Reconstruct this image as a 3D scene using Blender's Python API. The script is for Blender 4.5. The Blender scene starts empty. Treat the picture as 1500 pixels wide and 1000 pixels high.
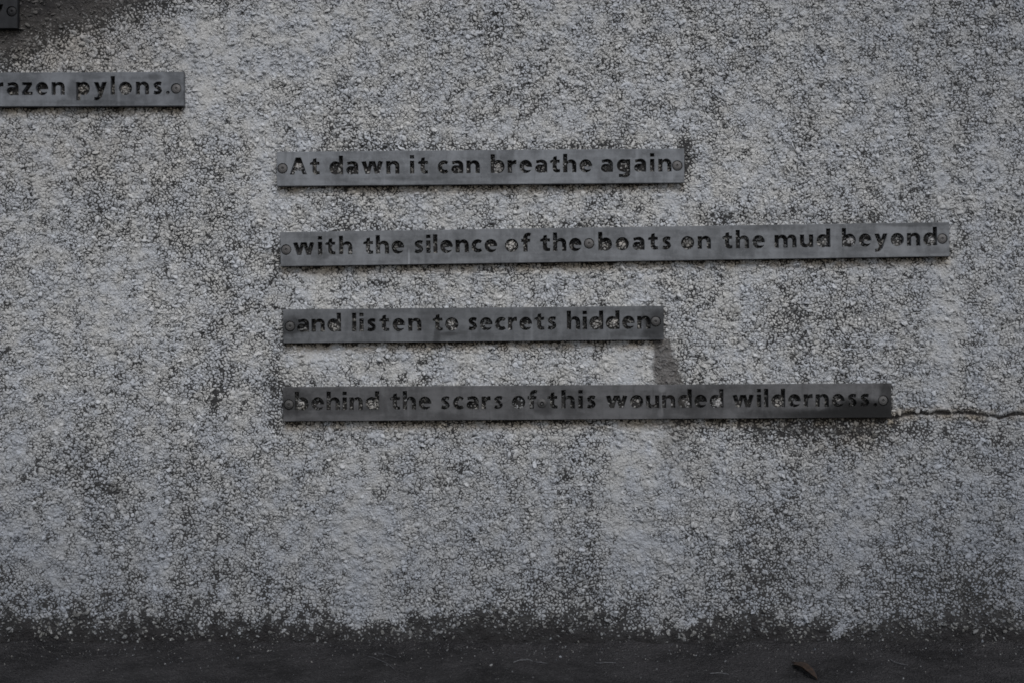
import bpy, bmesh, math, random
import numpy as np
from mathutils import Vector, Matrix, Euler
from mathutils.geometry import delaunay_2d_cdt

random.seed(7); RNG = np.random.default_rng(11)
S = bpy.context.scene
C = S.collection
PX = 1.0 / 750.0            # one photograph pixel on the wall, in metres
D = 2.4                     # camera to wall
CZ = 445 * PX               # camera height above the ground

# ------------------------------------------------------------------ camera, sky, sun, exposure
cam = bpy.data.cameras.new("camera"); cam.sensor_width = 36; cam.lens = 36 * D / 2.0
cam.clip_start = 0.05; cam.clip_end = 500
co = bpy.data.objects.new("camera", cam); C.objects.link(co)
co.location = (0, -D, CZ); co.rotation_euler = (math.radians(90), 0, 0)
S.camera = co

SUN_EL, SUN_AZ = 46, 165      # degrees; azimuth clockwise from +Y (the wall faces -Y)
w = bpy.data.worlds.new("World"); S.world = w; w.use_nodes = True
wn = w.node_tree.nodes; wl = w.node_tree.links
sky = wn.new("ShaderNodeTexSky"); sky.sky_type = 'NISHITA'; sky.sun_disc = False
sky.sun_elevation = math.radians(SUN_EL); sky.sun_rotation = math.radians(SUN_AZ)
sky.air_density = 1.0; sky.dust_density = 1.0; sky.ozone_density = 1.0
hsv = wn.new("ShaderNodeHueSaturation"); hsv.inputs["Saturation"].default_value = 0.30
wl.new(sky.outputs[0], hsv.inputs["Color"]); wl.new(hsv.outputs[0], wn["Background"].inputs[0])
wn["Background"].inputs[1].default_value = 0.12

sl = bpy.data.lights.new("sun", 'SUN'); sl.energy = 1.5; sl.angle = math.radians(22); sl.color = (1, .985, .96)
so = bpy.data.objects.new("sun", sl); C.objects.link(so)
az, el = math.radians(SUN_AZ), math.radians(SUN_EL)
sd = Vector((math.sin(az) * math.cos(el), math.cos(az) * math.cos(el), math.sin(el)))
so.rotation_euler = sd.to_track_quat('Z', 'Y').to_euler()
so.location = sd * 10

S.view_settings.view_transform = 'Standard'; S.view_settings.look = 'None'
S.view_settings.gamma = 1; S.view_settings.use_curve_mapping = False
S.view_settings.exposure = -0.08
S.render.engine = 'CYCLES'
S.cycles.max_bounces = 6; S.cycles.filter_width = 1.7

# ------------------------------------------------------------------ numpy noise
class VNoise:
    def __init__(s, seed): s.g = np.random.default_rng(seed).random((256, 256))
    def __call__(s, x, y):
        x = np.asarray(x, float); y = np.asarray(y, float)
        xi = np.floor(x).astype(int); yi = np.floor(y).astype(int)
        fx = x - xi; fy = y - yi; fx = fx*fx*(3-2*fx); fy = fy*fy*(3-2*fy)
        g = s.g; a = g[xi & 255, yi & 255]; b = g[(xi+1) & 255, yi & 255]
        c = g[xi & 255, (yi+1) & 255]; d = g[(xi+1) & 255, (yi+1) & 255]
        return (a*(1-fx)+b*fx)*(1-fy) + (c*(1-fx)+d*fx)*fy
    def fbm(s, x, y, n=4):
        v = 0; a = .5; t = 0
        for i in range(n):
            v = v + a*s(x*2**i + 17.3*i, y*2**i - 9.1*i); t += a; a *= .5
        return v/t
N1, N2, N3, N4, N5 = (VNoise(k) for k in (1, 2, 3, 4, 5))
def sst(a, b, v):
    t = np.clip((v-a)/(b-a), 0, 1); return t*t*(3-2*t)

# strips in photograph pixels: (left, right, top-left y, slope, height)
STRIPS = [(-170, 25.6, -7.6, -0.003, 50.0), (-62, 269.3, 106.8, -0.004, 49.8), (405.6, 1002.8, 222.6, -0.0082, 50.3),
          (411, 1391.4, 340.2, -0.0150, 50.2), (414.9, 972.6, 453.2, -0.0090, 49.4), (414.5, 1306, 566.4, -0.0064, 50.2)]

WORDS = [[("y", -14.4, 5)],
         [("brazen", -33, 95), ("pylons", 111.5, 238), (".", 243.3, 248.7)],
         [("A", 424.6, 450), ("t", 454, 468.4), ("dawn", 482.4, 585.4), ("it", 600.6, 627.4), ("can", 641.3, 703), ("breathe", 719, 867.6), ("again", 880.4, 984)],
         [("with", 429.6, 516.5), ("the", 532.6, 592.4), ("silence", 606.7, 728.8), ("of", 740, 778.4), ("the", 791.8, 852.6), ("boats", 876.7, 984),
          ("on", 998, 1042), ("the", 1058.8, 1121), ("mud", 1135, 1217), ("beyond", 1233.8, 1373.3)],
         [("and", 435.2, 499.8), ("listen", 515.8, 617.6), ("to", 634.2, 671.8), ("secrets", 685.4, 815.8), ("hidden", 830.6, 953.2)],
         [("behind", 432, 555.7), ("the", 571.7, 631.9), ("scars", 645.3, 737.3), ("of", 750, 787.5), ("this", 802.4, 873.4), ("wounded", 887.7, 1060),
          ("wilderness", 1073, 1274), (".", 1279.6, 1285)]]
LW = dict(n=19.6, h=19.6, m=32.4, u=19.6, i=6.4, l=6.4, o=19.6, d=20.4, b=20.4, p=20.4, g=19.8, c=15.4, e=18.6, a=17.8, r=13.2, t=14.8,
          f=14.4, w=31.6, y=19.4, z=15.8, s=14.2, A=25.0); LW["."] = 5.4
OPEN = dict(o=(9.8, 8.6, 7.5), d=(10, 7.6, 7.0), b=(10.5, 7.6, 7.0), p=(10.8, 8, 6.6), e=(9.2, 10.2, 4.6), a=(8, 5.2, 5.0), g=(9, 8.6, 6.2), A=(13, 11, 5.0))
# the wide openings left by fallen counters are where render and grit has squeezed through the plate
BOWLS = []; _r = random.Random(5)
for (l, r, ty, sl_, h), ws in zip(STRIPS, WORDS):
    for t_, xs, xe in ws:
        x = xs; gp = (xe-xs-sum(LW[c] for c in t_))/max(1, len(t_)-1)
        for c in t_:
            if c in OPEN:
                ox, oy, rr0 = OPEN[c]; BOWLS.append((x+ox, ty+sl_*(x-l)+h-16.4-oy, rr0, min(1, _r.uniform(.15, 1.25))*(1 if c in "odbpgA" else .3)))
            x += LW[c]+gp
def bowls(X, Y):
    v = np.zeros(np.shape(X))
    for cx, cy, rr0, a in BOWLS:
        m = (np.abs(X-cx) < 2*rr0) & (np.abs(Y-cy) < 2*rr0)
        if m.any(): v[m] = np.maximum(v[m], a*np.exp(-(((X[m]-cx)/rr0)**2+((Y[m]-cy)/rr0)**2)**2*.8))
    return v

CRACK = np.array([(1285, 617), (1300, 613), (1311, 610.5), (1325, 607.5), (1340, 605), (1352, 604), (1362, 606.5), (1376, 603.5),
                  (1392, 604), (1408, 604), (1424, 604.5), (1440, 607.5), (1456, 609.5), (1466, 611.5), (1476, 608.5),
                  (1488, 606), (1502, 606), (1530, 604), (1560, 607), (1600, 601), (1660, 604), (1720, 598), (1800, 603), (2600, 600)], float)
def crack_y(X):
    return np.interp(X, CRACK[:, 0], CRACK[:, 1]) + (N4(X/4.0, X*0+3)-.5)*2.4
def crack_half(X):
    return np.where(X < 1285, 0, 1.4 + 1.2*(N4(X/9.0, X*0+7)-.4)*2)

def blob(X, Y, cx, cy, rx, ry):
    return np.exp(-(((X-cx)/rx)**2 + ((Y-cy)/ry)**2))

def fields(X, Y):
    """dirt in the coat (0..1), ochre staining, bitumen at the foot, vignette shade painted into the colour plus the corner stain - at photograph pixels"""
    X = np.asarray(X, float); Y = np.asarray(Y, float)
    g = 0.52 + 0.18*(N1.fbm(X/85, Y/85)-.5) + 0.34*(N2.fbm(X/30, Y/260)-.5) + 0.62*(N3.fbm(X/9, Y/9, 2)-.5)
    for cx, cy, rx, ry, a in ((60, 10, 95, 46, .85), (200, -10, 95, 34, .7), (10, 70, 40, 34, .8), (1065, 318, 70, 14, .5), (1255, 315, 60, 15, .4),
                              (1006, 232, 9, 32, .75), (404, 365, 7, 40, .55), (404, 250, 7, 34, .4), (402, 560, 9, 60, .5),
                              (850, 215, 110, 9, .45), (620, 214, 90, 8, .35), (560, 332, 110, 8, .25), (840, 328, 70, 8, .3),
                              (1215, 628, 130, 13, .7), (1200, 655, 95, 24, .25), (340, 400, 50, 80, .22), (330, 560, 60, 40, .25),
                              (165, 715, 26, 14, .5), (315, 590, 6, 20, .5), (315, 846, 6, 22, .5), (560, 725, 8, 7, .5),
                              (120, 680, 60, 60, .2), (850, 870, 80, 55, .4), (1090, 860, 70, 45, .35), (1400, 850, 90, 40, .35),
                              (1180, 470, 90, 60, .22), (540, 215, 40, 8, .2), (880, 470, 50, 40, .15), (1120, 790, 60, 60, .2),
                              (1440, 660, 60, 50, .2), (60, 880, 90, 20, .3), (700, 30, 70, 40, .15), (790, 150, 60, 60, .12)):
        g = g + (a if a >= .7 else .75*a)*blob(X, Y, cx, cy, rx, ry)
    for cx, cy, rx, ry, a in ((300, 90, 60, 90, .35), (440, 60, 60, 50, .3), (390, 250, 24, 80, .3), (1385, 470, 22, 80, .4),
                              (925, 540, 40, 26, .4), (950, 660, 40, 60, .25), (930, 810, 30, 60, .3), (470, 520, 80, 20, .2),
                              (750, 190, 80, 20, .2), (160, 440, 70, 70, .2), (730, 540, 90, 16, .15), (520, 790, 90, 60, .2),
                              (990, 300, 30, 20, .2), (1260, 740, 60, 60, .15)):
        g = g - a*blob(X, Y, cx, cy, rx, ry)
    wob = (N2.fbm(X/14, Y/14, 2)-.5)
    # the wide dark run below the end of the third strip
    cxr = 968 + (Y-498)*0.18
    run = sst(1.15, .75, np.abs(X-cxr)/(13 + (Y-498)*0.13) + wob*.5)*sst(492, 500, Y)*sst(600, 570, Y)
    run = run + .35*sst(1.2, .4, np.abs(X-988)/26 + wob)*sst(606, 618, Y)*sst(720, 640, Y)
    run = np.maximum(run, .95*sst(.34, .85, blob(X, Y, 40, -8, 190, 58)+.5*blob(X, Y, 15, 66, 55, 26)+wob*.5))
    o = 0*X
    for l, r, ty, s, h in STRIPS:
        bot = ty + s*(X-l) + h
        d = Y - bot
        ins = sst(l-2, l+6, X)*sst(r+4, r-6, X)
        n = N3.fbm(X/16, Y/10, 3)
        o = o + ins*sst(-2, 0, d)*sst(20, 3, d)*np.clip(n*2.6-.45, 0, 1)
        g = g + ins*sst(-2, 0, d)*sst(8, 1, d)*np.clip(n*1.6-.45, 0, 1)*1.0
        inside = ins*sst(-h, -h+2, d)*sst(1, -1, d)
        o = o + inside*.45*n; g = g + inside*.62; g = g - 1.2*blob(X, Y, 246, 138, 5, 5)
    o = o + .8*blob(X, Y, 1235, 640, 80, 26)*(N1.fbm(X/9, Y/9, 2)) + .55*blob(X, Y, 80, 60, 150, 60) + .2*blob(X, Y, 120, 220, 160, 60)
    bw = bowls(X, Y); g = g - .55*bw; o = o + .15*bw
    dc = np.abs(Y-crack_y(X)); inx = X > 1300
    o = o + inx*sst(15, 4, dc)*np.clip(N3.fbm(X/18, Y/18, 2)*2-.55, 0, 1)
    crack = (X > 1285)*sst(1.5, -.3, dc-crack_half(X))
    edge = 921 + 26*(N2.fbm(X/120, X*0+1, 3)-.5) + 44*(N3.fbm(X/13, Y/13, 2)-.5)
    edge = edge - 14*blob(X, X*0, 715, 0, 45, 1) - 26*blob(X, X*0, 1090, 0, 60, 1)*.5 - 12*blob(X, X*0, 20, 0, 60, 1) - 16*blob(X, X*0, 1430, 0, 90, 1)
    t = sst(-22, 26, Y-edge + 16*(N4.fbm(X/6, Y/6, 2)-.5))
    t = np.maximum(t, .8*sst(.45, 1.0, blob(X, Y, 30, -12, 150, 52)+wob*.5)*(.5+N3.fbm(X/8, Y/8, 2)))
    g = g + .75*sst(-30, 4, Y-edge) + .2*sst(-130, -30, Y-edge)*np.clip(N1.fbm(X/40+5, Y/40, 2)*3-1.2, 0, 1)
    vignette_stain = .44*sst(480, 900, Y) + .24*sst(950, 1500, X) + .12*sst(260, 0, Y) + .12*sst(380, 0, X) + .8*blob(X, Y, 20, -20, 130, 60)  # lens vignette painted as darker colour towards the edges, plus the top-left stain
    return (np.clip(g, 0, 1.2), np.clip(o, 0, 1), np.clip(t, 0, 1), np.clip(run, 0, 1), crack, np.clip(vignette_stain, 0, 1))

def relief(X, Y):
    """height of the coat in metres"""
    h = .0030*(N1.fbm(X/34, Y/34, 3)-.5)*2 + .0022*(N2.fbm(X/9, Y/9, 2)-.5)*2
    ins = 0*X
    for l, r, ty, s, hh in STRIPS:
        d = Y-(ty+s*(X-l)+hh)
        ins = np.maximum(ins, sst(l, l+4, X)*sst(r+2, r-2, X)*sst(-hh, -hh+3, d)*sst(0, -3, d))
    h = h + ins*(.0012 + .0040*np.clip(N4.fbm(X/15, Y/15, 2)*2.8-1.3, -.2, .85)) + .0062*bowls(X, Y) + .008*blob(X, Y, 246, 138, 5, 5)
    h = h - .008*(X > 1285)*sst(1.8, -.2, np.abs(Y-crack_y(X))-crack_half(X))
    return h, ins

# ------------------------------------------------------------------ node helpers
def newmat(name):
    m = bpy.data.materials.new(name); m.use_nodes = True
    nt = m.node_tree; b = nt.nodes["Principled BSDF"]
    return m, nt, b
class NB:
    def __init__(s, nt): s.nt = nt
    def n(s, t, **k):
        o = s.nt.nodes.new(t)
        for a, v in k.items(): setattr(o, a, v)
        return o
    def put(s, sock, v):
        if isinstance(v, (int, float, tuple, list)): sock.default_value = v
        else: s.nt.links.new(v, sock)
    def math(s, op, a, b=0.0, c=None, clamp=False):
        o = s.n("ShaderNodeMath", operation=op, use_clamp=clamp); s.put(o.inputs[0], a); s.put(o.inputs[1], b)
        if c is not None: s.put(o.inputs[2], c)
        return o.outputs[0]
    def ss(s, v, a, b):
        o = s.n("ShaderNodeMapRange", interpolation_type='SMOOTHSTEP'); s.put(o.inputs[0], v)
        s.put(o.inputs[1], a); s.put(o.inputs[2], b); return o.outputs[0]
    def mix(s, f, a, b, mode='MIX'):
        o = s.n("ShaderNodeMix", data_type='RGBA', blend_type=mode); s.put(o.inputs[0], f)
        s.put(o.inputs[6], a if not isinstance(a, tuple) else (*a, 1)); s.put(o.inputs[7], b if not isinstance(b, tuple) else (*b, 1))
        return o.outputs[2]
    def attr(s, name, typ='GEOMETRY'):
        return s.n("ShaderNodeAttribute", attribute_type=typ, attribute_name=name)
    def noise(s, vec, scale, detail=3, rough=.6, dist=0):
        o = s.n("ShaderNodeTexNoise"); s.put(o.inputs["Vector"], vec); o.inputs["Scale"].default_value = scale
        o.inputs["Detail"].default_value = detail; o.inputs["Roughness"].default_value = rough; o.inputs["Distortion"].default_value = dist
        return o.outputs[0]
    def voro(s, vec, scale, feature='F1', rnd=1):
        o = s.n("ShaderNodeTexVoronoi", feature=feature); s.put(o.inputs["Vector"], vec); o.inputs["Scale"].default_value = scale
        o.inputs["Randomness"].default_value = rnd
        return o
    def bump(s, h, strength, dist, normal=None):
        o = s.n("ShaderNodeBump"); s.put(o.inputs["Height"], h); o.inputs["Strength"].default_value = strength
        o.inputs["Distance"].default_value = dist
        if normal: s.nt.links.new(normal, o.inputs["Normal"])
        return o.outputs[0]
    def pos(s): return s.n("ShaderNodeNewGeometry").outputs["Position"]
    def objc(s): return s.n("ShaderNodeTexCoord").outputs["Object"]

PAINT = (.525, .520, .512); PAINT_COOL = (.485, .503, .54)
DIRT = (.040, .040, .041); OCHRE = (.235, .205, .155); TAR = (.020, .019, .020); RUN = (.110, .102, .098); SOOT = (.030, .027, .026)

def coat_material():
    m, nt, b = newmat("painted_roughcast"); B = NB(nt); P = B.pos()
    a1 = B.attr("dirt").outputs["Fac"]; a2 = B.attr("ochre").outputs["Fac"]; a3 = B.attr("tar").outputs["Fac"]
    a4 = B.attr("run").outputs["Fac"]; a5 = B.attr("crack").outputs["Fac"]; a6 = B.attr("vignette_stain").outputs["Fac"]
    warp = B.n("ShaderNodeVectorMath", operation='MULTIPLY_ADD')
    nz = B.n("ShaderNodeTexNoise"); nt.links.new(P, nz.inputs["Vector"]); nz.inputs["Scale"].default_value = 160
    nt.links.new(nz.outputs["Color"], warp.inputs[0]); warp.inputs[1].default_value = (.006,)*3; nt.links.new(P, warp.inputs[2])
    ve = B.voro(warp.outputs[0], 150, 'DISTANCE_TO_EDGE').outputs["Distance"]
    n1 = B.noise(P, 260, 4, .65); n2 = B.noise(P, 18, 3); n3 = B.noise(P, 700, 3)
    paint = B.mix(B.ss(n2, .35, .65), PAINT, PAINT_COOL)
    paint = B.mix(B.math('MULTIPLY', B.ss(n1, .3, .7), .5), paint, (.40, .395, .385))
    paint = B.mix(a6, paint, (.125, .145, .185))  # painted vignette shade and corner stain tint the coat
    # dirt seated in the joints of the coat: where the dirt field is high and the grain is low
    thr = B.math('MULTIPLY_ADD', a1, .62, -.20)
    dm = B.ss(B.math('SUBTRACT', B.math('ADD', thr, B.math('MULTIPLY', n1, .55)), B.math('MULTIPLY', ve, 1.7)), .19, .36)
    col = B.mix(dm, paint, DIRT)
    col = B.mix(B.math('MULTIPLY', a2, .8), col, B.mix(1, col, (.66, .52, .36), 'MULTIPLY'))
    col = B.mix(B.math('MULTIPLY', a4, .9), col, B.mix(a6, RUN, SOOT))  # runs darken with the painted vignette and corner stain
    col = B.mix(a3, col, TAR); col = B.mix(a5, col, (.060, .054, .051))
    nt.links.new(col, b.inputs["Base Color"]); b.inputs["Roughness"].default_value = .85
    b.inputs["Specular IOR Level"].default_value = .25
    h = B.math('ADD', B.math('MULTIPLY', ve, 2.2), B.math('MULTIPLY', n1, .8))
    h = B.math('ADD', h, B.math('MULTIPLY', n3, .25))
    nt.links.new(B.bump(h, .7, .0020), b.inputs["Normal"])
    return m

def chip_material(typ):
    m, nt, b = newmat("painted_stone_chip"); B = NB(nt); P = B.pos()
    def A(n): return B.attr(n, typ).outputs["Fac"]
    a1, a2, a3, a4, tone, a6 = A("dirt"), A("ochre"), A("tar"), A("run"), A("tone"), A("vignette_stain")
    n1 = B.noise(P, 320, 4, .65); n2 = B.noise(P, 18, 3); n3 = B.noise(P, 900, 2)
    paint = B.mix(B.ss(n2, .35, .65), PAINT, PAINT_COOL)
    paint = B.mix(a6, paint, (.125, .145, .185))  # same painted edge darkening and corner stain on the chips
    dark = B.mix(1, paint, (.74, .735, .72), 'MULTIPLY')
    col = B.mix(tone, dark, B.mix(1, paint, (1.15, 1.15, 1.15), 'MULTIPLY'))
    dm = B.ss(B.math('ADD', B.math('MULTIPLY_ADD', a1, .40, -.22), n1), .50, .80)
    col = B.mix(B.math('MULTIPLY', dm, .8), col, (.06, .058, .052))
    col = B.mix(B.math('MULTIPLY', a2, .75), col, B.mix(1, col, (.70, .58, .42), 'MULTIPLY'))
    col = B.mix(B.math('MULTIPLY', a4, .85), col, B.mix(a6, RUN, SOOT))  # runs darken with the painted vignette and corner stain
    col = B.mix(B.math('MULTIPLY', B.math('MULTIPLY', a3, .3), B.ss(B.math('ADD', n1, B.math('MULTIPLY', a3, .3)), .55, .85)), col, (.05, .05, .05))
    nt.links.new(col, b.inputs["Base Color"]); b.inputs["Roughness"].default_value = .75
    b.inputs["Specular IOR Level"].default_value = .3
    nt.links.new(B.bump(B.math('ADD', n1, B.math('MULTIPLY', n3, .5)), .6, .0015), b.inputs["Normal"])
    return m

def metal_material(name, base, dark_amt, stains, pale=(), seed=0.0):
    """weathered sheet: cloudy oxide, rolling lines, runs; stains = wet or sooty patches at world (x, z, rx, rz, amount)"""
    m, nt, b = newmat(name); B = NB(nt); P = B.pos()
    mp = B.n("ShaderNodeMapping"); nt.links.new(P, mp.inputs[0]); mp.inputs["Location"].default_value = (seed, seed*1.7, seed*.3)
    V = mp.outputs[0]
    mp2 = B.n("ShaderNodeMapping"); nt.links.new(V, mp2.inputs[0]); mp2.inputs["Scale"].default_value = (6, 6, 60)
    mp3 = B.n("ShaderNodeMapping"); nt.links.new(V, mp3.inputs[0]); mp3.inputs["Scale"].default_value = (60, 60, 5)
    c1 = B.noise(V, 14, 5, .6, .4); c2 = B.noise(V, 70, 5, .65, .6); c3 = B.noise(mp2.outputs[0], 1.6, 4); c4 = B.noise(mp3.outputs[0], 1.0, 4)
    f = B.math('ADD', B.math('MULTIPLY', c1, .45), B.math('ADD', B.math('MULTIPLY', c2, .25), B.math('MULTIPLY', c3, .2)))
    f = B.math('ADD', f, B.math('MULTIPLY', c4, .1))
    lo = tuple(v*.56 for v in base); hi = tuple(v*1.18 for v in base)
    col = B.mix(B.ss(f, .38, .62), lo, hi)
    col = B.mix(B.math('MULTIPLY', B.ss(c4, .60, .75), .35), col, tuple(v*1.6 for v in base))
    col = B.mix(B.math('MULTIPLY', B.ss(c4, .46, .30), .45), col, tuple(v*.55 for v in base))
    n5 = B.noise(V, 9, 6, .7, 2.5)
    col = B.mix(B.math('MULTIPLY', B.ss(B.math('ABSOLUTE', B.math('SUBTRACT', n5, .5)), .006, 0), .30), col, tuple(v*1.7 for v in base))
    sep = B.n("ShaderNodeSeparateXYZ"); nt.links.new(P, sep.inputs[0])
    def bl(x, z, rx, rz, a):
        u = B.math('DIVIDE', B.math('SUBTRACT', sep.outputs[0], x), rx); v = B.math('DIVIDE', B.math('SUBTRACT', sep.outputs[2], z), rz)
        d = B.math('ADD', B.math('MULTIPLY', u, u), B.math('MULTIPLY', v, v))
        d = B.math('ADD', d, B.math('MULTIPLY_ADD', c2, 1.4, -.7))
        return B.math('MULTIPLY', B.ss(d, 1.5, .2), a)
    for s in stains: col = B.mix(bl(*s), col, tuple(v*.12 for v in base))
    for s in pale: col = B.mix(bl(*s), col, tuple(v*2.0 for v in base))
    nt.links.new(col, b.inputs["Base Color"]); b.inputs["Metallic"].default_value = .1; b.inputs["Specular IOR Level"].default_value = .22
    nt.links.new(B.math('MULTIPLY_ADD', c2, .35, .42), b.inputs["Roughness"])
    nt.links.new(B.bump(B.math('ADD', c2, B.math('MULTIPLY', c3, .6)), .25, .0012), b.inputs["Normal"])
    return m

# ------------------------------------------------------------------ mesh helpers
def mesh_obj(name, V, F, mat, parent=None, smooth=True):
    me = bpy.data.meshes.new(name); me.from_pydata([tuple(v) for v in V], [], F)
    me.materials.append(mat)
    if smooth: me.polygons.foreach_set("use_smooth", [True]*len(me.polygons))
    me.update()
    o = bpy.data.objects.new(name, me); C.objects.link(o)
    if parent: o.parent = parent
    return o
def grid_obj(name, xs, ys, fn, mat):
    """regular grid; fn(X, Y) -> world coordinate arrays"""
    nx, ny = len(xs), len(ys)
    X, Y = np.meshgrid(xs, ys); wx, wy, wz = fn(X, Y)
    v = np.stack([wx, wy, wz], -1).reshape(-1, 3).astype(np.float32)
    i = (np.arange(ny-1)[:, None]*nx + np.arange(nx-1)[None]).ravel()
    q = np.stack([i, i+1, i+nx+1, i+nx], 1).astype(np.int32)
    me = bpy.data.meshes.new(name)
    me.vertices.add(len(v)); me.vertices.foreach_set("co", v.ravel())
    me.loops.add(q.size); me.loops.foreach_set("vertex_index", q.ravel())
    me.polygons.add(len(q)); me.polygons.foreach_set("loop_start", np.arange(0, q.size, 4, dtype=np.int32))
    me.polygons.foreach_set("use_smooth", np.ones(len(q), bool)); me.update(); me.validate()
    me.materials.append(mat)
    o = bpy.data.objects.new(name, me); C.objects.link(o); return o
def setf(me, name, arr, dom='POINT', typ='FLOAT'):
    a = me.attributes.new(name, typ, dom)
    a.data.foreach_set("value" if typ in ('FLOAT', 'INT') else "vector", np.asarray(arr, np.float32 if typ != 'INT' else np.int32).ravel())
def tag(o, label=None, cat=None, group=None, kind=None):
    for k, v in (("label", label), ("category", cat), ("group", group), ("kind", kind)):
        if v: o[k] = v

# ------------------------------------------------------------------ ground
def ground_material():
    m, nt, b = newmat("worn_tarmac"); B = NB(nt); P = B.pos()
    n1 = B.noise(P, 6, 5); n2 = B.noise(P, 220, 4, .7); v = B.voro(P, 230).outputs["Distance"]; n3 = B.noise(P, 45, 4, .7)
    col = B.mix(B.ss(n1, .35, .65), (.022, .0215, .0235), (.056, .054, .058))
    col = B.mix(B.math('MULTIPLY', B.ss(n3, .5, .75), .55), col, (.075, .073, .076))
    col = B.mix(B.math('MULTIPLY', B.ss(n2, .54, .70), .6), col, (.12, .118, .120))
    nt.links.new(col, b.inputs["Base Color"]); b.inputs["Roughness"].default_value = .82
    mp = B.n("ShaderNodeMapping"); nt.links.new(P, mp.inputs[0]); mp.inputs["Scale"].default_value = (14, 60, 1); mp.inputs["Rotation"].default_value = (0, 0, .15)
    n4 = B.noise(mp.outputs[0], 1.6, 6, .7, 1.2)
    ln_ = B.math('MULTIPLY', B.ss(B.math('ABSOLUTE', B.math('SUBTRACT', n4, .52)), .012, .0), B.ss(n3, .48, .62))
    col = B.mix(B.math('MULTIPLY', ln_, .45), col, (.17, .17, .18))
    nt.links.new(col, b.inputs["Base Color"])
    h = B.math('ADD', B.math('MULTIPLY', v, -1.0), B.math('ADD', n2, B.math('MULTIPLY', n3, 1.5)))
    b.inputs["Specular IOR Level"].default_value = .2
    nt.links.new(B.bump(h, 1.0, .008), b.inputs["Normal"])
    return m
gx = np.concatenate([-np.geomspace(80, 1.6, 26)[:-1], np.linspace(-1.6, 1.6, 640), np.geomspace(1.6, 80, 26)[1:]])
gy = np.concatenate([-np.geomspace(120, .6, 34)[:-1], np.linspace(-.6, .02, 150), [.3]])
def gfn(X, Y):
    near = sst(.9, .3, -Y)
    h = near*(.0045*(N1.fbm(X*9, Y*9, 3)-.5) + .0060*(N2.fbm(X*60, Y*60, 3)-.5))
    h = h + .010*sst(.035, 0, -Y)*(.25+N3.fbm(X*14, Y*14+5, 3)) * (np.abs(X) < 2.6)   # grit and tar banked up against the foot of the wall
    return X, Y, h
ground = grid_obj("ground", gx, gy, gfn, ground_material()); tag(ground, kind="structure")

# ------------------------------------------------------------------ the wall: coat, 300 large chips, the rest of the dash
wall_x = np.concatenate([np.linspace(-1140, -360, 90)[:-1], np.arange(-360, 1861, 2.2), np.linspace(1861, 2640, 90)[1:]])
wall_y = np.concatenate([np.linspace(-800, -120, 80)[:-1], np.arange(-120, 965, 2.2)])
def wfn(X, Y):
    h, _ = relief(X, Y)
    fine = .0016*(N5.fbm(X/4.5, Y/4.5, 2)-.5)*2
    h = h + fine*sst(.0, .002, h+.004) + .004*sst(925, 950, Y)*0
    return (X-750)*PX, -h, (945-Y)*PX
wall = grid_obj("roughcast_wall", wall_x, wall_y[::-1], wfn, coat_material())
GX, GY = np.meshgrid(wall_x, wall_y[::-1])
for nm, arr in zip(("dirt", "ochre", "tar", "run", "crack", "vignette_stain"), fields(GX, GY)): setf(wall.data, nm, arr)
# thickness: the wall is a solid body behind its coat
body = bmesh.new(); body.from_mesh(wall.data); 
tag(wall, "pale painted roughcast wall with grimy joints and dark tarred foot", "wall")
body.free()
def box(name, x0, x1, y0, y1, z0, z1, mat, parent=None):
    V = [(x, y, z) for x in (x0, x1) for y in (y0, y1) for z in (z0, z1)]
    F = [(0, 1, 3, 2), (4, 6, 7, 5), (0, 4, 5, 1), (2, 3, 7, 6), (0, 2, 6, 4), (1, 5, 7, 3)]
    return mesh_obj(name, V, F, mat, parent, False)
core_m, _, cb = newmat("wall_core"); cb.inputs["Base Color"].default_value = (.25, .25, .24, 1); cb.inputs["Roughness"].default_value = .9
box("wall_core", -2.519, 2.519, .02, .24, -.05, 2.326, core_m, wall)

def chip_mesh(k):
    r = random.Random(100+k); bm = bmesh.new(); bmesh.ops.create_icosphere(bm, subdivisions=2, radius=1.0)
    pl = []
    for _ in range(9):
        n = Vector((r.gauss(0, 1), r.gauss(0, 1), r.gauss(0, 1))).normalized(); pl.append((n, r.uniform(.52, .85)))
    for v in bm.verts:
        for n, d in pl:
            q = v.co.dot(n)
            if q > d: v.co -= n*(q-d)
        v.co.x *= 1.0; v.co.y *= .62 + .2*(k % 3)/2; v.co.z *= .55
    me = bpy.data.meshes.new("stone_chip"); bm.to_mesh(me); bm.free()
    me.polygons.foreach_set("use_smooth", [True]*len(me.polygons))
    return me
NV = 16
chip_inst = chip_material('INSTANCER'); chip_obj = chip_material('OBJECT')
protos = []
meshes_big = [chip_mesh(k) for k in range(NV)]
for me in meshes_big: me.materials.append(chip_obj)
meshes_small = [me.copy() for me in meshes_big]
for me in meshes_small: me.materials[0] = chip_inst

def pos_world(X, Y, off):
    h, _ = relief(X, Y)
    return np.stack([(X-750)*PX, -(h+off), (945-Y)*PX], -1)

def keep_chip(X, Y, f, R):
    g, o, t, run, cr, so = f
    dc = np.abs(Y-crack_y(X))
    ok = ~((X > 1280) & (dc < crack_half(X)+R*.55))
    edge2 = 931 + 16*(N3.fbm(X/25, Y/25, 2)-.5)*2
    p = 1 - .32*t - .50*sst(-12, 8, Y-edge2)
    p = p - .9*sst(1.1, .7, ((X-712)/50)**2 + ((Y-930)/20)**2 + (N2(X/9, Y/9)-.5)*.8)   # patch where the dash has come away
    return ok & (RNG.random(len(X)) < p) & (Y < 944)

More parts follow.
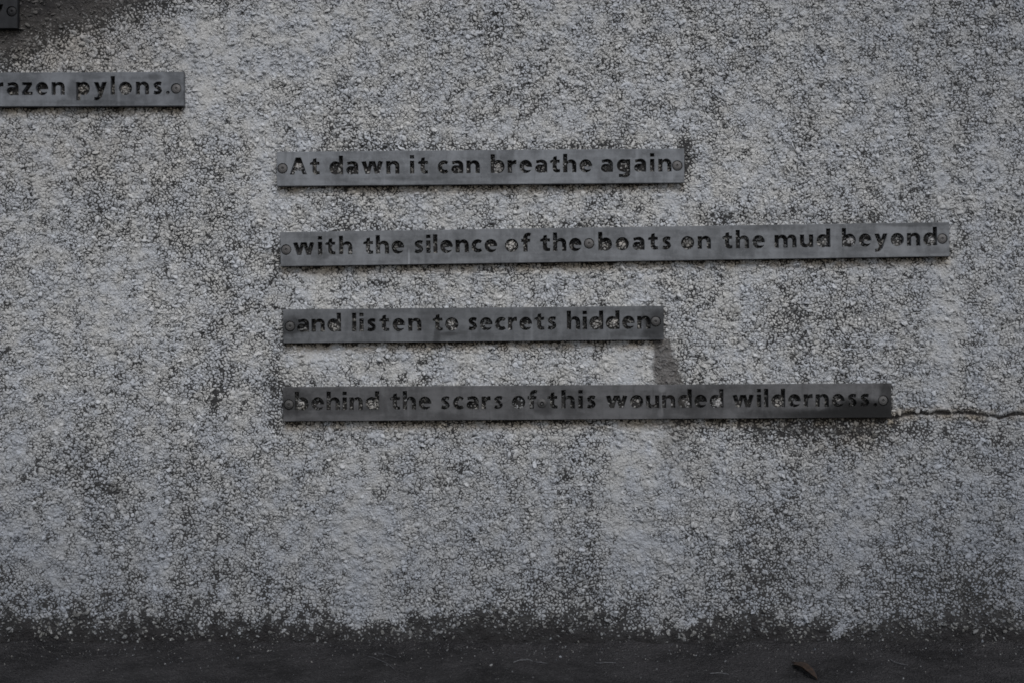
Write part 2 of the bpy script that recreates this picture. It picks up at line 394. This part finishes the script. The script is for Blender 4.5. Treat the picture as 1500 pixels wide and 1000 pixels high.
# big, individually pickable chips
nb = 0; tries = 0; bigs = []
while nb < 300 and tries < 6000:
    tries += 1
    X = random.uniform(8, 1492); Y = random.uniform(8, 925); R = random.uniform(4.3, 5.7)
    if any(l-8 < X < r+8 and ty+s*(X-l)-8 < Y < ty+s*(X-l)+h+8 for l, r, ty, s, h in STRIPS): continue
    if any((X-a)**2+(Y-b_)**2 < 26**2 for a, b_, _ in bigs[-300:]): continue
    if X > 1280 and abs(Y-float(crack_y(np.array([X]))[0])) < 12: continue
    if abs(X-712) < 60 and Y > 895: continue
    bigs.append((X, Y, R)); nb += 1
BX = np.array([b_[0] for b_ in bigs]); BY = np.array([b_[1] for b_ in bigs])
bf = fields(BX, BY); bp = pos_world(BX, BY, .0004)
for i, (X, Y, R) in enumerate(bigs):
    o = bpy.data.objects.new("stone_chip", meshes_big[i % NV]); C.objects.link(o); o.parent = wall
    o.location = bp[i]; s = R*PX
    o.scale = (s, s*random.uniform(.75, 1.1), s*random.uniform(.7, 1.0))
    o.rotation_euler = (math.radians(90)+random.gauss(0, .35), random.uniform(0, 6.28), random.gauss(0, .35))
    # lies in the wall plane: local z is the short axis, turned to face out
    e = Matrix.Rotation(math.radians(90), 3, 'X') @ Euler((random.gauss(0, .3), random.gauss(0, .3), random.uniform(0, 6.28))).to_matrix()
    o.rotation_euler = e.to_euler()
    o["dirt"] = float(bf[0][i]); o["ochre"] = float(bf[1][i]); o["tar"] = float(bf[2][i])*.4; o["run"] = float(bf[3][i])
    o["vignette_stain"] = float(bf[5][i]); o["tone"] = random.uniform(.25, .8)
    if len(protos) < NV: protos.append(o)

# all the small ones: points carrying rotation, size and dirt, instanced from the same sixteen stones
def scatter(x0, x1, y0, y1, area, rmean):
    n = int((x1-x0)*(y1-y0)/area)
    X = RNG.uniform(x0, x1, n); Y = RNG.uniform(y0, y1, n)
    R = np.clip(RNG.lognormal(math.log(rmean), .34, n), rmean*.45, rmean*2.0)
    return X, Y, R
parts_ = [scatter(-310, 1810, -110, 944, 23.0, 2.85), scatter(-1130, -310, -780, 944, 46, 3.6), scatter(1810, 2630, -780, 944, 46, 3.6),
          scatter(-310, 1810, -780, -110, 46, 3.6)]
X = np.concatenate([p[0] for p in parts_]); Y = np.concatenate([p[1] for p in parts_]); R = np.concatenate([p[2] for p in parts_])
f = fields(X, Y)
smooth_patch = sst(.50, .68, N2.fbm(X/42+9, Y/42, 3))      # where later paint has drowned the chips
k = keep_chip(X, Y, f, R) & (RNG.random(len(X)) > .35*smooth_patch)
X, Y, R, smooth_patch = X[k], Y[k], R[k], smooth_patch[k]; f = [a[k] for a in f]; n = len(X)
_, ins = relief(X, Y)
off = RNG.uniform(-.0016, .0013, n) - .0011*smooth_patch
off = np.where(f[2] > .5, off-.0006, off)
W = pos_world(X, Y, off)
lim = -.0120; W[:, 1] = np.where((ins > .3) & (W[:, 1] < lim), lim, W[:, 1])
Rm = np.where(ins > .3, np.minimum(R, 3.0), R)*PX
scl = np.stack([Rm*RNG.uniform(.9, 1.3, n), Rm*RNG.uniform(.65, 1.05, n), Rm*RNG.uniform(.38, .78, n)], -1)
tilt = .5
ang = np.stack([RNG.normal(0, tilt, n), RNG.normal(0, tilt, n), RNG.uniform(0, 2*math.pi, n)], -1)
# compose Rx(90) @ Euler(ang) in numpy and convert to xyz euler
ca, sa = np.cos(ang), np.sin(ang)
def mats(ca, sa):
    z = np.zeros(len(ca)); o1 = np.ones(len(ca))
    Rx = np.stack([o1, z, z, z, ca[:, 0], -sa[:, 0], z, sa[:, 0], ca[:, 0]], -1).reshape(-1, 3, 3)
    Ry = np.stack([ca[:, 1], z, sa[:, 1], z, o1, z, -sa[:, 1], z, ca[:, 1]], -1).reshape(-1, 3, 3)
    Rz = np.stack([ca[:, 2], -sa[:, 2], z, sa[:, 2], ca[:, 2], z, z, z, o1], -1).reshape(-1, 3, 3)
    return Rz @ Ry @ Rx
# spin about local z first, then tilt, then stand up
z0 = np.zeros(n); spin = ang.copy(); spin[:, :2] = 0; tl = ang.copy(); tl[:, 2] = 0
M = np.array([[1, 0, 0], [0, 0, -1], [0, 1, 0]], float)[None] @ mats(np.cos(tl), np.sin(tl)) @ mats(np.cos(spin), np.sin(spin))
ey = np.arcsin(np.clip(-M[:, 2, 0], -1, 1)); ex = np.arctan2(M[:, 2, 1], M[:, 2, 2]); ez = np.arctan2(M[:, 1, 0], M[:, 0, 0])
rot = np.stack([ex, ey, ez], -1)
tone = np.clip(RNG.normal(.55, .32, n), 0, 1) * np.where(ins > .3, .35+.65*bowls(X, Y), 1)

def points_object(name, W, rot, scl, attrs, sources, parent=None):
    me = bpy.data.meshes.new(name); me.vertices.add(len(W)); me.vertices.foreach_set("co", W.astype(np.float32).ravel())
    setf(me, "rot", rot, typ='FLOAT_VECTOR'); setf(me, "scl", scl, typ='FLOAT_VECTOR')
    setf(me, "pick", RNG.integers(0, len(sources), len(W)), typ='INT')
    for kk, v in attrs.items(): setf(me, kk, v)
    o = bpy.data.objects.new(name, me); C.objects.link(o)
    if parent: o.parent = parent
    ng = bpy.data.node_groups.new(name, 'GeometryNodeTree')
    ng.interface.new_socket("Geometry", in_out='INPUT', socket_type='NodeSocketGeometry')
    ng.interface.new_socket("Geometry", in_out='OUTPUT', socket_type='NodeSocketGeometry')
    N = ng.nodes; L = ng.links
    gi = N.new("NodeGroupInput"); go = N.new("NodeGroupOutput")
    m2p = N.new("GeometryNodeMeshToPoints"); L.new(gi.outputs[0], m2p.inputs[0])
    iop = N.new("GeometryNodeInstanceOnPoints"); L.new(m2p.outputs[0], iop.inputs["Points"])
    g2i = N.new("GeometryNodeGeometryToInstance")
    for s_ in sources:
        oi = N.new("GeometryNodeObjectInfo"); oi.inputs["Object"].default_value = s_; oi.transform_space = 'ORIGINAL'
        oi.inputs["As Instance"].default_value = False
        sm = N.new("GeometryNodeSetMaterial"); sm.inputs["Material"].default_value = chip_inst
        L.new(oi.outputs["Geometry"], sm.inputs[0]); L.new(sm.outputs[0], g2i.inputs[0])
    L.new(g2i.outputs[0], iop.inputs["Instance"]); iop.inputs["Pick Instance"].default_value = True
    for nm, dt, so_ in (("pick", 'INT', "Instance Index"), ("scl", 'FLOAT_VECTOR', "Scale")):
        na = N.new("GeometryNodeInputNamedAttribute"); na.data_type = dt; na.inputs[0].default_value = nm
        L.new(na.outputs[0], iop.inputs[so_])
    na = N.new("GeometryNodeInputNamedAttribute"); na.data_type = 'FLOAT_VECTOR'; na.inputs[0].default_value = "rot"
    er = N.new("FunctionNodeEulerToRotation"); L.new(na.outputs[0], er.inputs[0]); L.new(er.outputs[0], iop.inputs["Rotation"])
    L.new(iop.outputs[0], go.inputs[0])
    md = o.modifiers.new("scatter", 'NODES'); md.node_group = ng
    o["kind"] = "stuff"
    return o
dash = points_object("pebbledash", W, rot, scl, {"dirt": f[0], "ochre": f[1], "tar": f[2], "run": f[3], "vignette_stain": f[5]*(1-.75*f[2]), "tone": tone}, protos, wall)

# ------------------------------------------------------------------ lettering: every letter is one opening, its counter fallen out
def ell(cx, cy, rx, ry, a0=0, a1=360, n=22):
    full = abs(a1-a0) >= 360
    k = n if full else n+1
    return [(cx+rx*math.cos(math.radians(a0+(a1-a0)*i/n)), cy+ry*math.sin(math.radians(a0+(a1-a0)*i/n))) for i in range(k)]
def rc(x0, y0, x1, y1): return [(x0, y0), (x1, y0), (x1, y1), (x0, y1)]
XH, AS, ST = 18.6, 27.2, 6.3
def bar(x0, y0, x1, y1, w_):
    dx, dy = x1-x0, y1-y0; l = math.hypot(dx, dy); nx, ny = -dy/l*w_/2, dx/l*w_/2
    return [(x0+nx, y0+ny), (x0-nx, y0-ny), (x1-nx, y1-ny), (x1+nx, y1+ny)]
def n_shape(h, wd=19.6, x=0):
    pos = [rc(x, 0, x+ST, h), rc(x+3, 0, x+wd, 11.2), ell(x+12.0, 11.4, wd-12.0, 7.7)]
    neg = [rc(x+ST, -1, x+wd-ST, 10.6), ell(x+wd/2, 10.6, wd/2-ST, 3.4)]
    return pos, neg
G = {}
G['n'] = (19.6, *n_shape(XH)); G['h'] = (19.6, *n_shape(AS))
mp_, mn_ = n_shape(XH, 19.0); mp2_, mn2_ = n_shape(11, 19.4, 13.0)
G['m'] = (32.4, [rc(0, 0, ST, XH), rc(3, 0, 32.4, 11.2), ell(11.6, 11.4, 7.4, 7.7), ell(25.2, 11.4, 7.2, 7.7), rc(12, 8, 24, 12)],
          [rc(ST, -1, 12.9, 10.6), ell(9.6, 10.6, 3.3, 3.2), rc(19.4, -1, 26.0, 10.6), ell(22.7, 10.6, 3.3, 3.2)])
G['u'] = (19.6, [rc(0, 7.4, 19.6, XH), ell(7.8, 7.2, 7.8, 7.6), rc(13.3, 0, 19.6, XH), rc(7, 3, 14, 9)],
          [rc(ST, 8.0, 13.3, XH+1), ell(9.8, 8.0, 3.5, 3.4)])
G['i'] = (6.4, [rc(0, 0, 6.4, XH), rc(0, 21.8, 6.4, AS-.2)], [])
G['l'] = (6.4, [rc(0, 0, 6.4, AS)], [])
G['.'] = (5.4, [ell(2.7, 2.6, 2.7, 2.7)], [])
G['o'] = (19.6, [ell(9.8, 9.3, 9.8, 9.8)], [])
G['d'] = (20.4, [ell(9.3, 9.3, 9.3, 9.8), rc(14.1, 0, 20.4, AS), rc(9, 1.5, 15, 17.0)], [])
G['b'] = (20.4, [ell(11.1, 9.3, 9.3, 9.8), rc(0, 0, 6.3, AS), rc(5, 1.5, 11, 17.0)], [])
G['p'] = (20.4, [ell(11.1, 9.3, 9.3, 9.8), rc(0, -8.2, 6.3, XH), rc(5, 1.5, 11, 17.0)], [])
G['g'] = (19.8, [ell(9.0, 9.6, 9.0, 9.4), rc(13.6, -1.5, 19.8, XH), rc(9, 2, 14, 17), ell(11.4, -1.6, 8.4, 6.6, 180, 360), rc(3, -7.4, 9, -2.2), rc(9, -3.2, 19, 3)],
          [[(-1, -2.6), (9.8, -2.9), (13.2, -.8), (9, 0.0), (4, .4), (1.5, 2.0), (-1, 2)]])
G['c'] = (15.4, [ell(9.4, 9.3, 9.4, 9.8, 48, 312, 20) + [(15.2, 2.0), (15.2, 6.0)][:0] + [(13.4, 5.6), (9.8, 4.9), (7.0, 7.0), (6.5, 9.3), (7.1, 11.8), (9.8, 13.8), (13.6, 13.2)]], [])
G['e'] = (18.6, [ell(9.3, 9.3, 9.3, 9.8)], [[(6.8, 8.2), (21, 8.4), (21, .2), (16.8, .4), (16.9, 4.6), (14.2, 3.7), (10.8, 3.7), (7.8, 5.0)]])
G['a'] = (17.8, [ell(7.4, 5.9, 7.4, 6.3), rc(11.4, 0, 17.8, 12.2), rc(6, .6, 12.5, 11.3), ell(9.4, 12.0, 8.4, 7.1, 0, 180), [(1.6, 16.2), (1.0, 17.2), (2.0, 17.8), (9, 19), (9, 12), (3.6, 13.4)], rc(9, 10.8, 17.6, 12.4)],
          [[(-1, 11.4), (2.6, 11.7), (6.4, 11.9), (11.0, 11.6), (11.2, 12.6), (9.6, 14.2), (6.4, 14.3), (3.3, 13.2), (-1, 14.9)]])
G['r'] = (13.2, [rc(0, 0, ST, XH), ell(12.4, 9.2, 9.4, 9.8, 85, 180, 12) + [(3.0, 6.0), (ST, 6.0), (ST, 9.2), (7.6, 12.0), (10.2, 13.0), (13.2, 12.7)]], [])
G['t'] = (14.8, [[(3.8, 18.2), (5.0, 22.9), (9.9, 24.0), (9.9, 14), (3.8, 14)], rc(.0, 14.0, 14.2, XH), rc(3.6, 5.6, 9.9, 15), ell(9.9, 6.2, 6.3, 6.4, 180, 270, 8) + [(14.4, .3), (14.4, 4.6), (11.6, 4.6), (9.9, 6.4)]],
          [[(-1, 16.6), (-1, 20), (3.8, 19.0)]])
G['f'] = (14.4, [rc(3.0, 0, 9.3, 20), rc(.0, 14.0, 13.0, XH), ell(10.6, 20.0, 7.6, 7.7, 60, 180, 10) + [(9.3, 18), (9.3, 20.4), (10.4, 22.6), (13.0, 22.4)]], [])
G['w'] = (31.6, [bar(3.2, XH, 9.0, 0, 6.5), bar(9.0, 0, 14.6, XH, 5.8), bar(17.0, XH, 22.4, 0, 5.8), bar(22.6, 0, 28.4, XH, 6.5), rc(5.9, 0, 11.8, 4.5), rc(19.6, 0, 25.4, 4.5), rc(13.0, 14.0, 18.6, XH)],
          [rc(-9, XH, 50, XH+9), rc(-9, -9, 50, 0)])
G['y'] = (19.4, [bar(3.1, XH+1, 10.2, 0.4, 6.6), bar(16.3, XH+1, 8.6, -2.6, 6.5), [(.8, -8.2), (5.4, -8.2), (8.6, -6.4), (11.6, -3.0), (7, 2.0), (5.2, -3.2), (.8, -3.6)]],
          [rc(-9, XH, 50, XH+9)])
G['z'] = (15.8, [rc(0.4, 14.2, 15.2, XH), rc(0, 0, 15.8, 4.7), [(0, 4.0), (0, 3), (7.4, 3), (15.2, 14.6), (15.2, 15.6), (8.2, 15.6)]], [])
G['s'] = (14.2, None, [])
def s_glyph():
    pth = [(12.6, 15.6), (9.4, 16.5), (6.2, 16.2), (3.7, 14.4), (4.2, 12.1), (7.2, 10.2), (10.1, 8.2), (11.1, 5.6), (9.2, 3.1), (5.4, 2.2), (1.6, 3.3)]
    P = []
    for a, b_ in zip(pth[:-1], pth[1:]): P.append(bar(*a, *b_, 5.2))
    for a in pth[1:-1]: P.append(ell(*a, 2.6, 2.6, n=10))
    return P
G['s'] = (14.2, s_glyph(), [])
G['A'] = (25.0, [[(0, 0), (8.6, 25.0), (16.4, 25.0), (25.0, 0), (18.6, 0), (16.6, 5.4), (8.4, 5.4), (6.4, 0)]], [])

def inpoly(px, py, poly):
    x = np.array([p[0] for p in poly]); y = np.array([p[1] for p in poly]); c = np.zeros(len(px), bool); j = len(x)-1
    for i in range(len(x)):
        m = ((y[i] > py) != (y[j] > py))
        with np.errstate(divide='ignore', invalid='ignore'):
            c ^= m & (px < (x[j]-x[i])*(py-y[i])/(y[j]-y[i]+1e-12)+x[i])
        j = i
    return c

def world_front(X, Y, d):
    s = (D-d)/D
    return (X-750)*PX*s, CZ+(500-Y)*PX*s

FRONT, BACK = .0138, .0040
def make_strip(idx, words, bolts, mat, bolt_mat, label, base_off=16.6, raised=()):
    l, r, ty, s, h = STRIPS[idx]
    L = (r-l)*(D-FRONT)/D; H = h*(D-FRONT)/D
    u = (D-FRONT)/D
    wx, wz = world_front(l, ty+h, FRONT)
    root = bpy.data.objects.new("lettered_strip", None); C.objects.link(root)
    root.location = (wx, -BACK, wz); root.rotation_euler = (0, math.atan(s), 0)
    root.empty_display_size = .05
    tag(root, label, "sign", "poem strips screwed to the wall")
    rr = random.Random(idx+40)
    cells = []           # (pos, neg) in strip-local pixels, origin bottom left
    for text, xs, xe, *adj in words:
        ws = [G[c][0] for c in text]
        gap = (xe-xs-sum(ws))/max(1, len(text)-1); x = (xs-l)
        for c, wd in zip(text, ws):
            _, pos, neg = G[c]
            bo = base_off+(adj[0] if adj else 0) + rr.uniform(-.15, .15)
            tr = lambda P: [((x+a)*u, (bo+b_)*u) for a, b_ in P]
            cells.append(([tr(p) for p in pos], [tr(p) for p in neg])); x += wd+gap
    for bx, by in bolts:
        lx = (bx-l); ly = (ty+s*(bx-l)+h-by)
        if (bx, by) not in raised: cells.append(([ell(lx*u, ly*u, 7.7, 7.7, n=28)], []))
    inset = .55
    outer = rc(inset, inset, L-inset, H-inset)
    V2, E2 = [], []
    def addloop(P):
        b0 = len(V2); V2.extend(Vector(p) for p in P); E2.extend((b0+i, b0+(i+1) % len(P)) for i in range(len(P)))
    addloop(outer)
    for pos, neg in cells:
        for p in pos+neg:
            addloop([(min(max(a, inset+.3), L-inset-.3), min(max(b_, inset+.3), H-inset-.3)) for a, b_ in p])
    vs, es, fs, *_ = delaunay_2d_cdt(V2, E2, [], 0, 1e-4, False)
    vs = np.array([tuple(v) for v in vs]); fs = np.array(fs)
    cen = vs[fs].mean(1); hole = np.zeros(len(fs), bool)
    for pos, neg in cells:
        xs_ = [p[0] for q in pos for p in q]; m = (cen[:, 0] > min(xs_)-1) & (cen[:, 0] < max(xs_)+1)
        ii = np.where(m)[0]; hh = np.zeros(len(ii), bool)
        for p in pos: hh |= inpoly(cen[ii, 0], cen[ii, 1], p)
        for p in neg: hh &= ~inpoly(cen[ii, 0], cen[ii, 1], p)
        hole[ii] |= hh
    keep = fs[~hole]
    T = FRONT-BACK
    nv = len(vs); V = [(a*PX, -T, b_*PX) for a, b_ in vs] + [(a*PX, 0, b_*PX) for a, b_ in vs]
    # slightly ragged cut: edges of the openings wander a little towards the back
    V = [(a+(rr.uniform(-.1, .1)*PX if i < nv*2 else 0), b_, c) for i, (a, b_, c) in enumerate(V)]
    F = []; ed = {}
    for t in keep:
        a, b_, c = map(int, t)
        ar = (vs[b_][0]-vs[a][0])*(vs[c][1]-vs[a][1])-(vs[c][0]-vs[a][0])*(vs[b_][1]-vs[a][1])
        if ar < 0: b_, c = c, b_
        F.append((a, b_, c)); F.append((a+nv, c+nv, b_+nv))
        for e in ((a, b_), (b_, c), (c, a)): ed[e] = 1
    onb = lambda i: (abs(vs[i][0]-inset) < 1e-3 or abs(vs[i][0]-L+inset) < 1e-3 or abs(vs[i][1]-inset) < 1e-3 or abs(vs[i][1]-H+inset) < 1e-3)
    for (a, b_) in list(ed):
        if (b_, a) not in ed and not (onb(a) and onb(b_)):
            F.append((b_, a, a+nv, b_+nv))
    # rim: worn arris all round
    b0 = len(V)
    ring = [(inset, inset, -T), (L-inset, inset, -T), (L-inset, H-inset, -T), (inset, H-inset, -T),
            (0, 0, -T+inset*PX), (L, 0, -T+inset*PX), (L, H, -T+inset*PX), (0, H, -T+inset*PX), (0, 0, 0), (L, 0, 0), (L, H, 0), (0, H, 0)]
    V += [(a*PX, y, b_*PX) for a, b_, y in ring]
    for q in range(4):
        q2 = (q+1) % 4
        F.append((b0+q2, b0+q, b0+4+q, b0+4+q2)); F.append((b0+4+q2, b0+4+q, b0+8+q, b0+8+q2))
    mesh_obj("plate", V, F, mat, root, False)
    for bx, by in bolts:
        lx = (bx-l)*u; ly = (ty+s*(bx-l)+h-by)*u
        ra = (bx, by) in raised
        prof = ([(0, 2.6), (2.5, 2.45), (4.6, 1.9), (6.2, .9), (6.9, 0), (6.9, -2)] if ra else
                [(0, -.9), (1.3, -.8), (1.9, .05), (3.4, .1), (3.7, -.15), (5.6, -.2), (6.3, -.7), (6.9, -1.6), (6.9, -8.5)])
        n_ = 24; V = []; F = []
        for j, (pr, ph) in enumerate(prof):
            for i in range(n_):
                a = 2*math.pi*i/n_; V.append((pr*math.cos(a)*PX, -ph*PX, pr*math.sin(a)*PX))
        for j in range(len(prof)-1):
            for i in range(n_):
                i2 = (i+1) % n_
                if j == 0: F.append((i*0, n_+i2, n_+i)[::-1] if False else (0, n_+i, n_+i2))
                else: F.append((j*n_+i2, j*n_+i, (j+1)*n_+i, (j+1)*n_+i2)[::-1])
        bo = mesh_obj("bolt", V, F, bolt_mat, root, True)
        bo.location = (lx*PX, -T, ly*PX); bo.rotation_euler = (rr.uniform(-.05, .05), rr.uniform(0, 6), rr.uniform(-.05, .05))
    return root

def wp(X, Y, rx, ry, a):
    x, z = world_front(X, Y, FRONT); return (x, z, rx*PX, ry*PX, a)
ZN = (.188, .197, .213)
bolt_m = metal_material("dull_bolt_head", (.135, .130, .130), 0, (), seed=9)
bolt_dark = metal_material("sooty_bolt_head", (.09, .088, .088), 0, (), seed=12)
make_strip(0, WORDS[0], [(17, 17)], metal_material("strip_metal", (.024, .025, .028), 0, (), seed=1), metal_material("black_bolt_head", (.022, .022, .024), 0, (), seed=15),
           "nearly black metal strip in the stained top corner, only its end in view")
make_strip(1, WORDS[1], [(258, 130), (-50, 131)],
           metal_material("strip_metal", (.160, .168, .184), 0, (wp(108, 132, 10, 16, .5), wp(225, 113, 14, 5, .5), wp(130, 150, 60, 4, .3)), seed=2), bolt_m,
           'grey metal strip cut with the words "brazen pylons."')
make_strip(2, WORDS[2], [(414, 247), (992.3, 243)], metal_material("strip_metal", ZN, 0, (wp(960, 226, 8, 5, .3), wp(600, 262, 60, 4, .2)), seed=3), bolt_m,
           'uppermost of the four stacked metal strips, cut with "At dawn it can breathe again"')
make_strip(3, WORDS[3], [(419.3, 366), (863.4, 357), (1381, 350)], metal_material("strip_metal", (.180, .187, .200), 0,
           (wp(420, 385, 12, 10, .35), wp(1120, 333, 60, 5, .35), wp(1340, 329, 45, 4, .5), wp(470, 375, 12, 6, .25)), (wp(599, 380, 1.6, 14, .5),), seed=4), bolt_m,
           'longest metal strip, cut with "with the silence of the boats on the mud beyond"', 16.2)
make_strip(4, WORDS[4], [(425, 478), (960.8, 471)], metal_material("strip_metal", (.138, .143, .153), 0,
           (wp(424, 478, 24, 15, .75), wp(962, 474, 22, 26, .7), wp(640, 492, 5, 16, .4), wp(660, 489, 16, 3, .45), wp(930, 488, 40, 6, .35)), seed=5), bolt_dark,
           'shortest metal strip, cut with "and listen to secrets hidden", dark stain at its end', 16.2)
make_strip(5, WORDS[5], [(423, 592), (794, 590), (1294, 586)], metal_material("strip_metal", (.108, .108, .113), 0,
           (wp(430, 590, 40, 20, .55), wp(795, 596, 16, 12, .5), wp(1010, 590, 22, 20, .35), wp(1190, 606, 110, 9, .6), wp(1265, 600, 60, 17, 1.0), wp(1240, 607, 90, 8, .8), wp(1300, 580, 12, 30, .7), wp(520, 600, 60, 8, .25)),
           (wp(970, 568, 6, 6, .6), wp(970, 590, 2.2, 16, .35), wp(968, 605, 5, 7, .3)), seed=6), bolt_dark,
           'lowest metal strip, cut with "behind the scars of this wounded wilderness."', 16.3, raised=((794, 590),))

# ------------------------------------------------------------------ things lying on the ground at the foot of the wall
def gpt(X, Y):
    t = CZ/((Y-500)*PX); return ((X-750)*PX*t, -D+D*t)
def gz(x, y): return float(gfn(np.array([[x]]), np.array([[y]]))[2][0, 0])
ng_ = 1500
gxs = RNG.uniform(-1.5, 1.5, ng_); gys = -np.abs(RNG.exponential(.07, ng_))-.006
gzs = gfn(gxs, gys)[2]
rs = np.clip(RNG.lognormal(math.log(.0013), .45, ng_), .0006, .0042)
points_object("grit", np.stack([gxs, gys, gzs+rs*.2], -1), RNG.uniform(0, 6.28, (ng_, 3)),
              np.stack([rs, rs*RNG.uniform(.7, 1, ng_), rs], -1),
              {"dirt": RNG.uniform(.3, 1.1, ng_), "ochre": RNG.uniform(0, .6, ng_), "tar": RNG.uniform(.2, 1, ng_), "run": RNG.uniform(0, .9, ng_),
               "vignette_stain": RNG.uniform(.4, .95, ng_), "tone": RNG.uniform(0, .4, ng_)}, protos)

def simple_mat(name, c1, c2, scale=60, rough=.8):
    m, nt, b = newmat(name); B = NB(nt)
    nt.links.new(B.mix(B.ss(B.noise(B.objc(), scale, 4), .35, .65), c1, c2), b.inputs["Base Color"]); b.inputs["Roughness"].default_value = rough
    return m
# fallen leaf, curled along its midrib
(xa, ya), (xb, yb) = gpt(1162, 972), gpt(1197, 995)
leafm = simple_mat("dead_leaf", (.045, .026, .017), (.022, .015, .012), 90)
lx, ly = (xa+xb)/2, (ya+yb)/2; ln = math.hypot(xb-xa, yb-ya); an = math.atan2(yb-ya, xb-xa)
leaf = bpy.data.objects.new("fallen_leaf", None); C.objects.link(leaf); leaf.location = (lx, ly, gz(lx, ly)+.002); leaf.rotation_euler = (0, 0, an)
tag(leaf, "curled brown dead leaf on the tarmac", "leaf")
V, F = [], []; NL, NW = 16, 7
for i in range(NL+1):
    t = i/NL; wd = .10*ln*math.sin(math.pi*t**.85)**.8*(1+.15*math.sin(9*t))
    for j in range(NW):
        q = (j/(NW-1)-.5)*2; V.append(((t-.5)*ln, q*wd, .0012+abs(q)**1.5*.008*math.sin(math.pi*t)+.003*math.sin(3.4*t+q)))
for i in range(NL):
    for j in range(NW-1): a = i*NW+j; F.append((a, a+NW, a+NW+1, a+1))
bl_ = mesh_obj("blade", V, F, leafm, leaf); sm = bl_.modifiers.new("thickness", 'SOLIDIFY'); sm.thickness = .0005
def tube(pts, r, n_=6):
    V, F = [], []
    for i, p in enumerate(pts):
        a = Vector(pts[max(0, i-1)]); b_ = Vector(pts[min(len(pts)-1, i+1)]); d = (b_-a).normalized()
        s1 = d.cross(Vector((0, 0, 1))).normalized(); s2 = d.cross(s1); rr_ = r*(1-.5*i/len(pts))
        for k_ in range(n_):
            an_ = 2*math.pi*k_/n_; V.append(tuple(Vector(p)+s1*rr_*math.cos(an_)+s2*rr_*math.sin(an_)))
    for i in range(len(pts)-1):
        for k_ in range(n_):
            k2 = (k_+1) % n_; F.append((i*n_+k_, i*n_+k2, (i+1)*n_+k2, (i+1)*n_+k_))
    F.append(tuple(range(n_))[::-1]); F.append(tuple(range((len(pts)-1)*n_, len(pts)*n_)))
    return V, F
stem = [(-.62*ln, .002, .0015), (-.55*ln, .001, .002), (-.48*ln, 0, .002), (0, 0, .0022), (.45*ln, 0, .003)]
V, F = tube(stem, .0009); mesh_obj("stem", V, F, leafm, leaf)

stalk_m = simple_mat("dry_stalk", (.13, .135, .145), (.08, .08, .09), 200)
STALKS = [((752, 969), (766, 966), (780, 969), "short pale dry stalk lying on the tarmac below the bare patch of wall"),
          ((784, 970), (792, 973), (802, 971), "small bent pale stalk beside another stalk on the tarmac"),
          ((872, 971), (886, 973), (902, 972), "straight pale dry stalk lying flat on the tarmac near the middle"),
          ((1302, 966), (1314, 975), (1330, 975), "curved pale dry stalk on the tarmac, the rightmost"),
          ((552, 956), (566, 958), (580, 964), "upper pale fibre lying on the tarmac left of the bare patch"),
          ((538, 962), (556, 964), (578, 981), "lower hooked pale fibre on the tarmac left of the bare patch"),
          ((1040, 986), (1055, 985), (1068, 987), "faint greyish straw on the tarmac left of the brown leaf")]
for p0, p1, p2, lab in STALKS:
    P = [gpt(*q) for q in (p0, p1, p2)]; pts = []
    for i in range(9):
        t = i/8; x = (1-t)**2*P[0][0]+2*t*(1-t)*P[1][0]+t*t*P[2][0]; y = (1-t)**2*P[0][1]+2*t*(1-t)*P[1][1]+t*t*P[2][1]
        pts.append((x, y, gz(x, y)+.0012+.0015*math.sin(3.1*t)))
    b0 = Vector(pts[0]); V, F = tube([tuple(Vector(p)-b0) for p in pts], .0009 if "fibre" not in lab else .0005)
    o = mesh_obj("dry_stalk", V, F, stalk_m); o.location = b0; tag(o, lab, "stalk", "dry stalks and fibres on the ground")
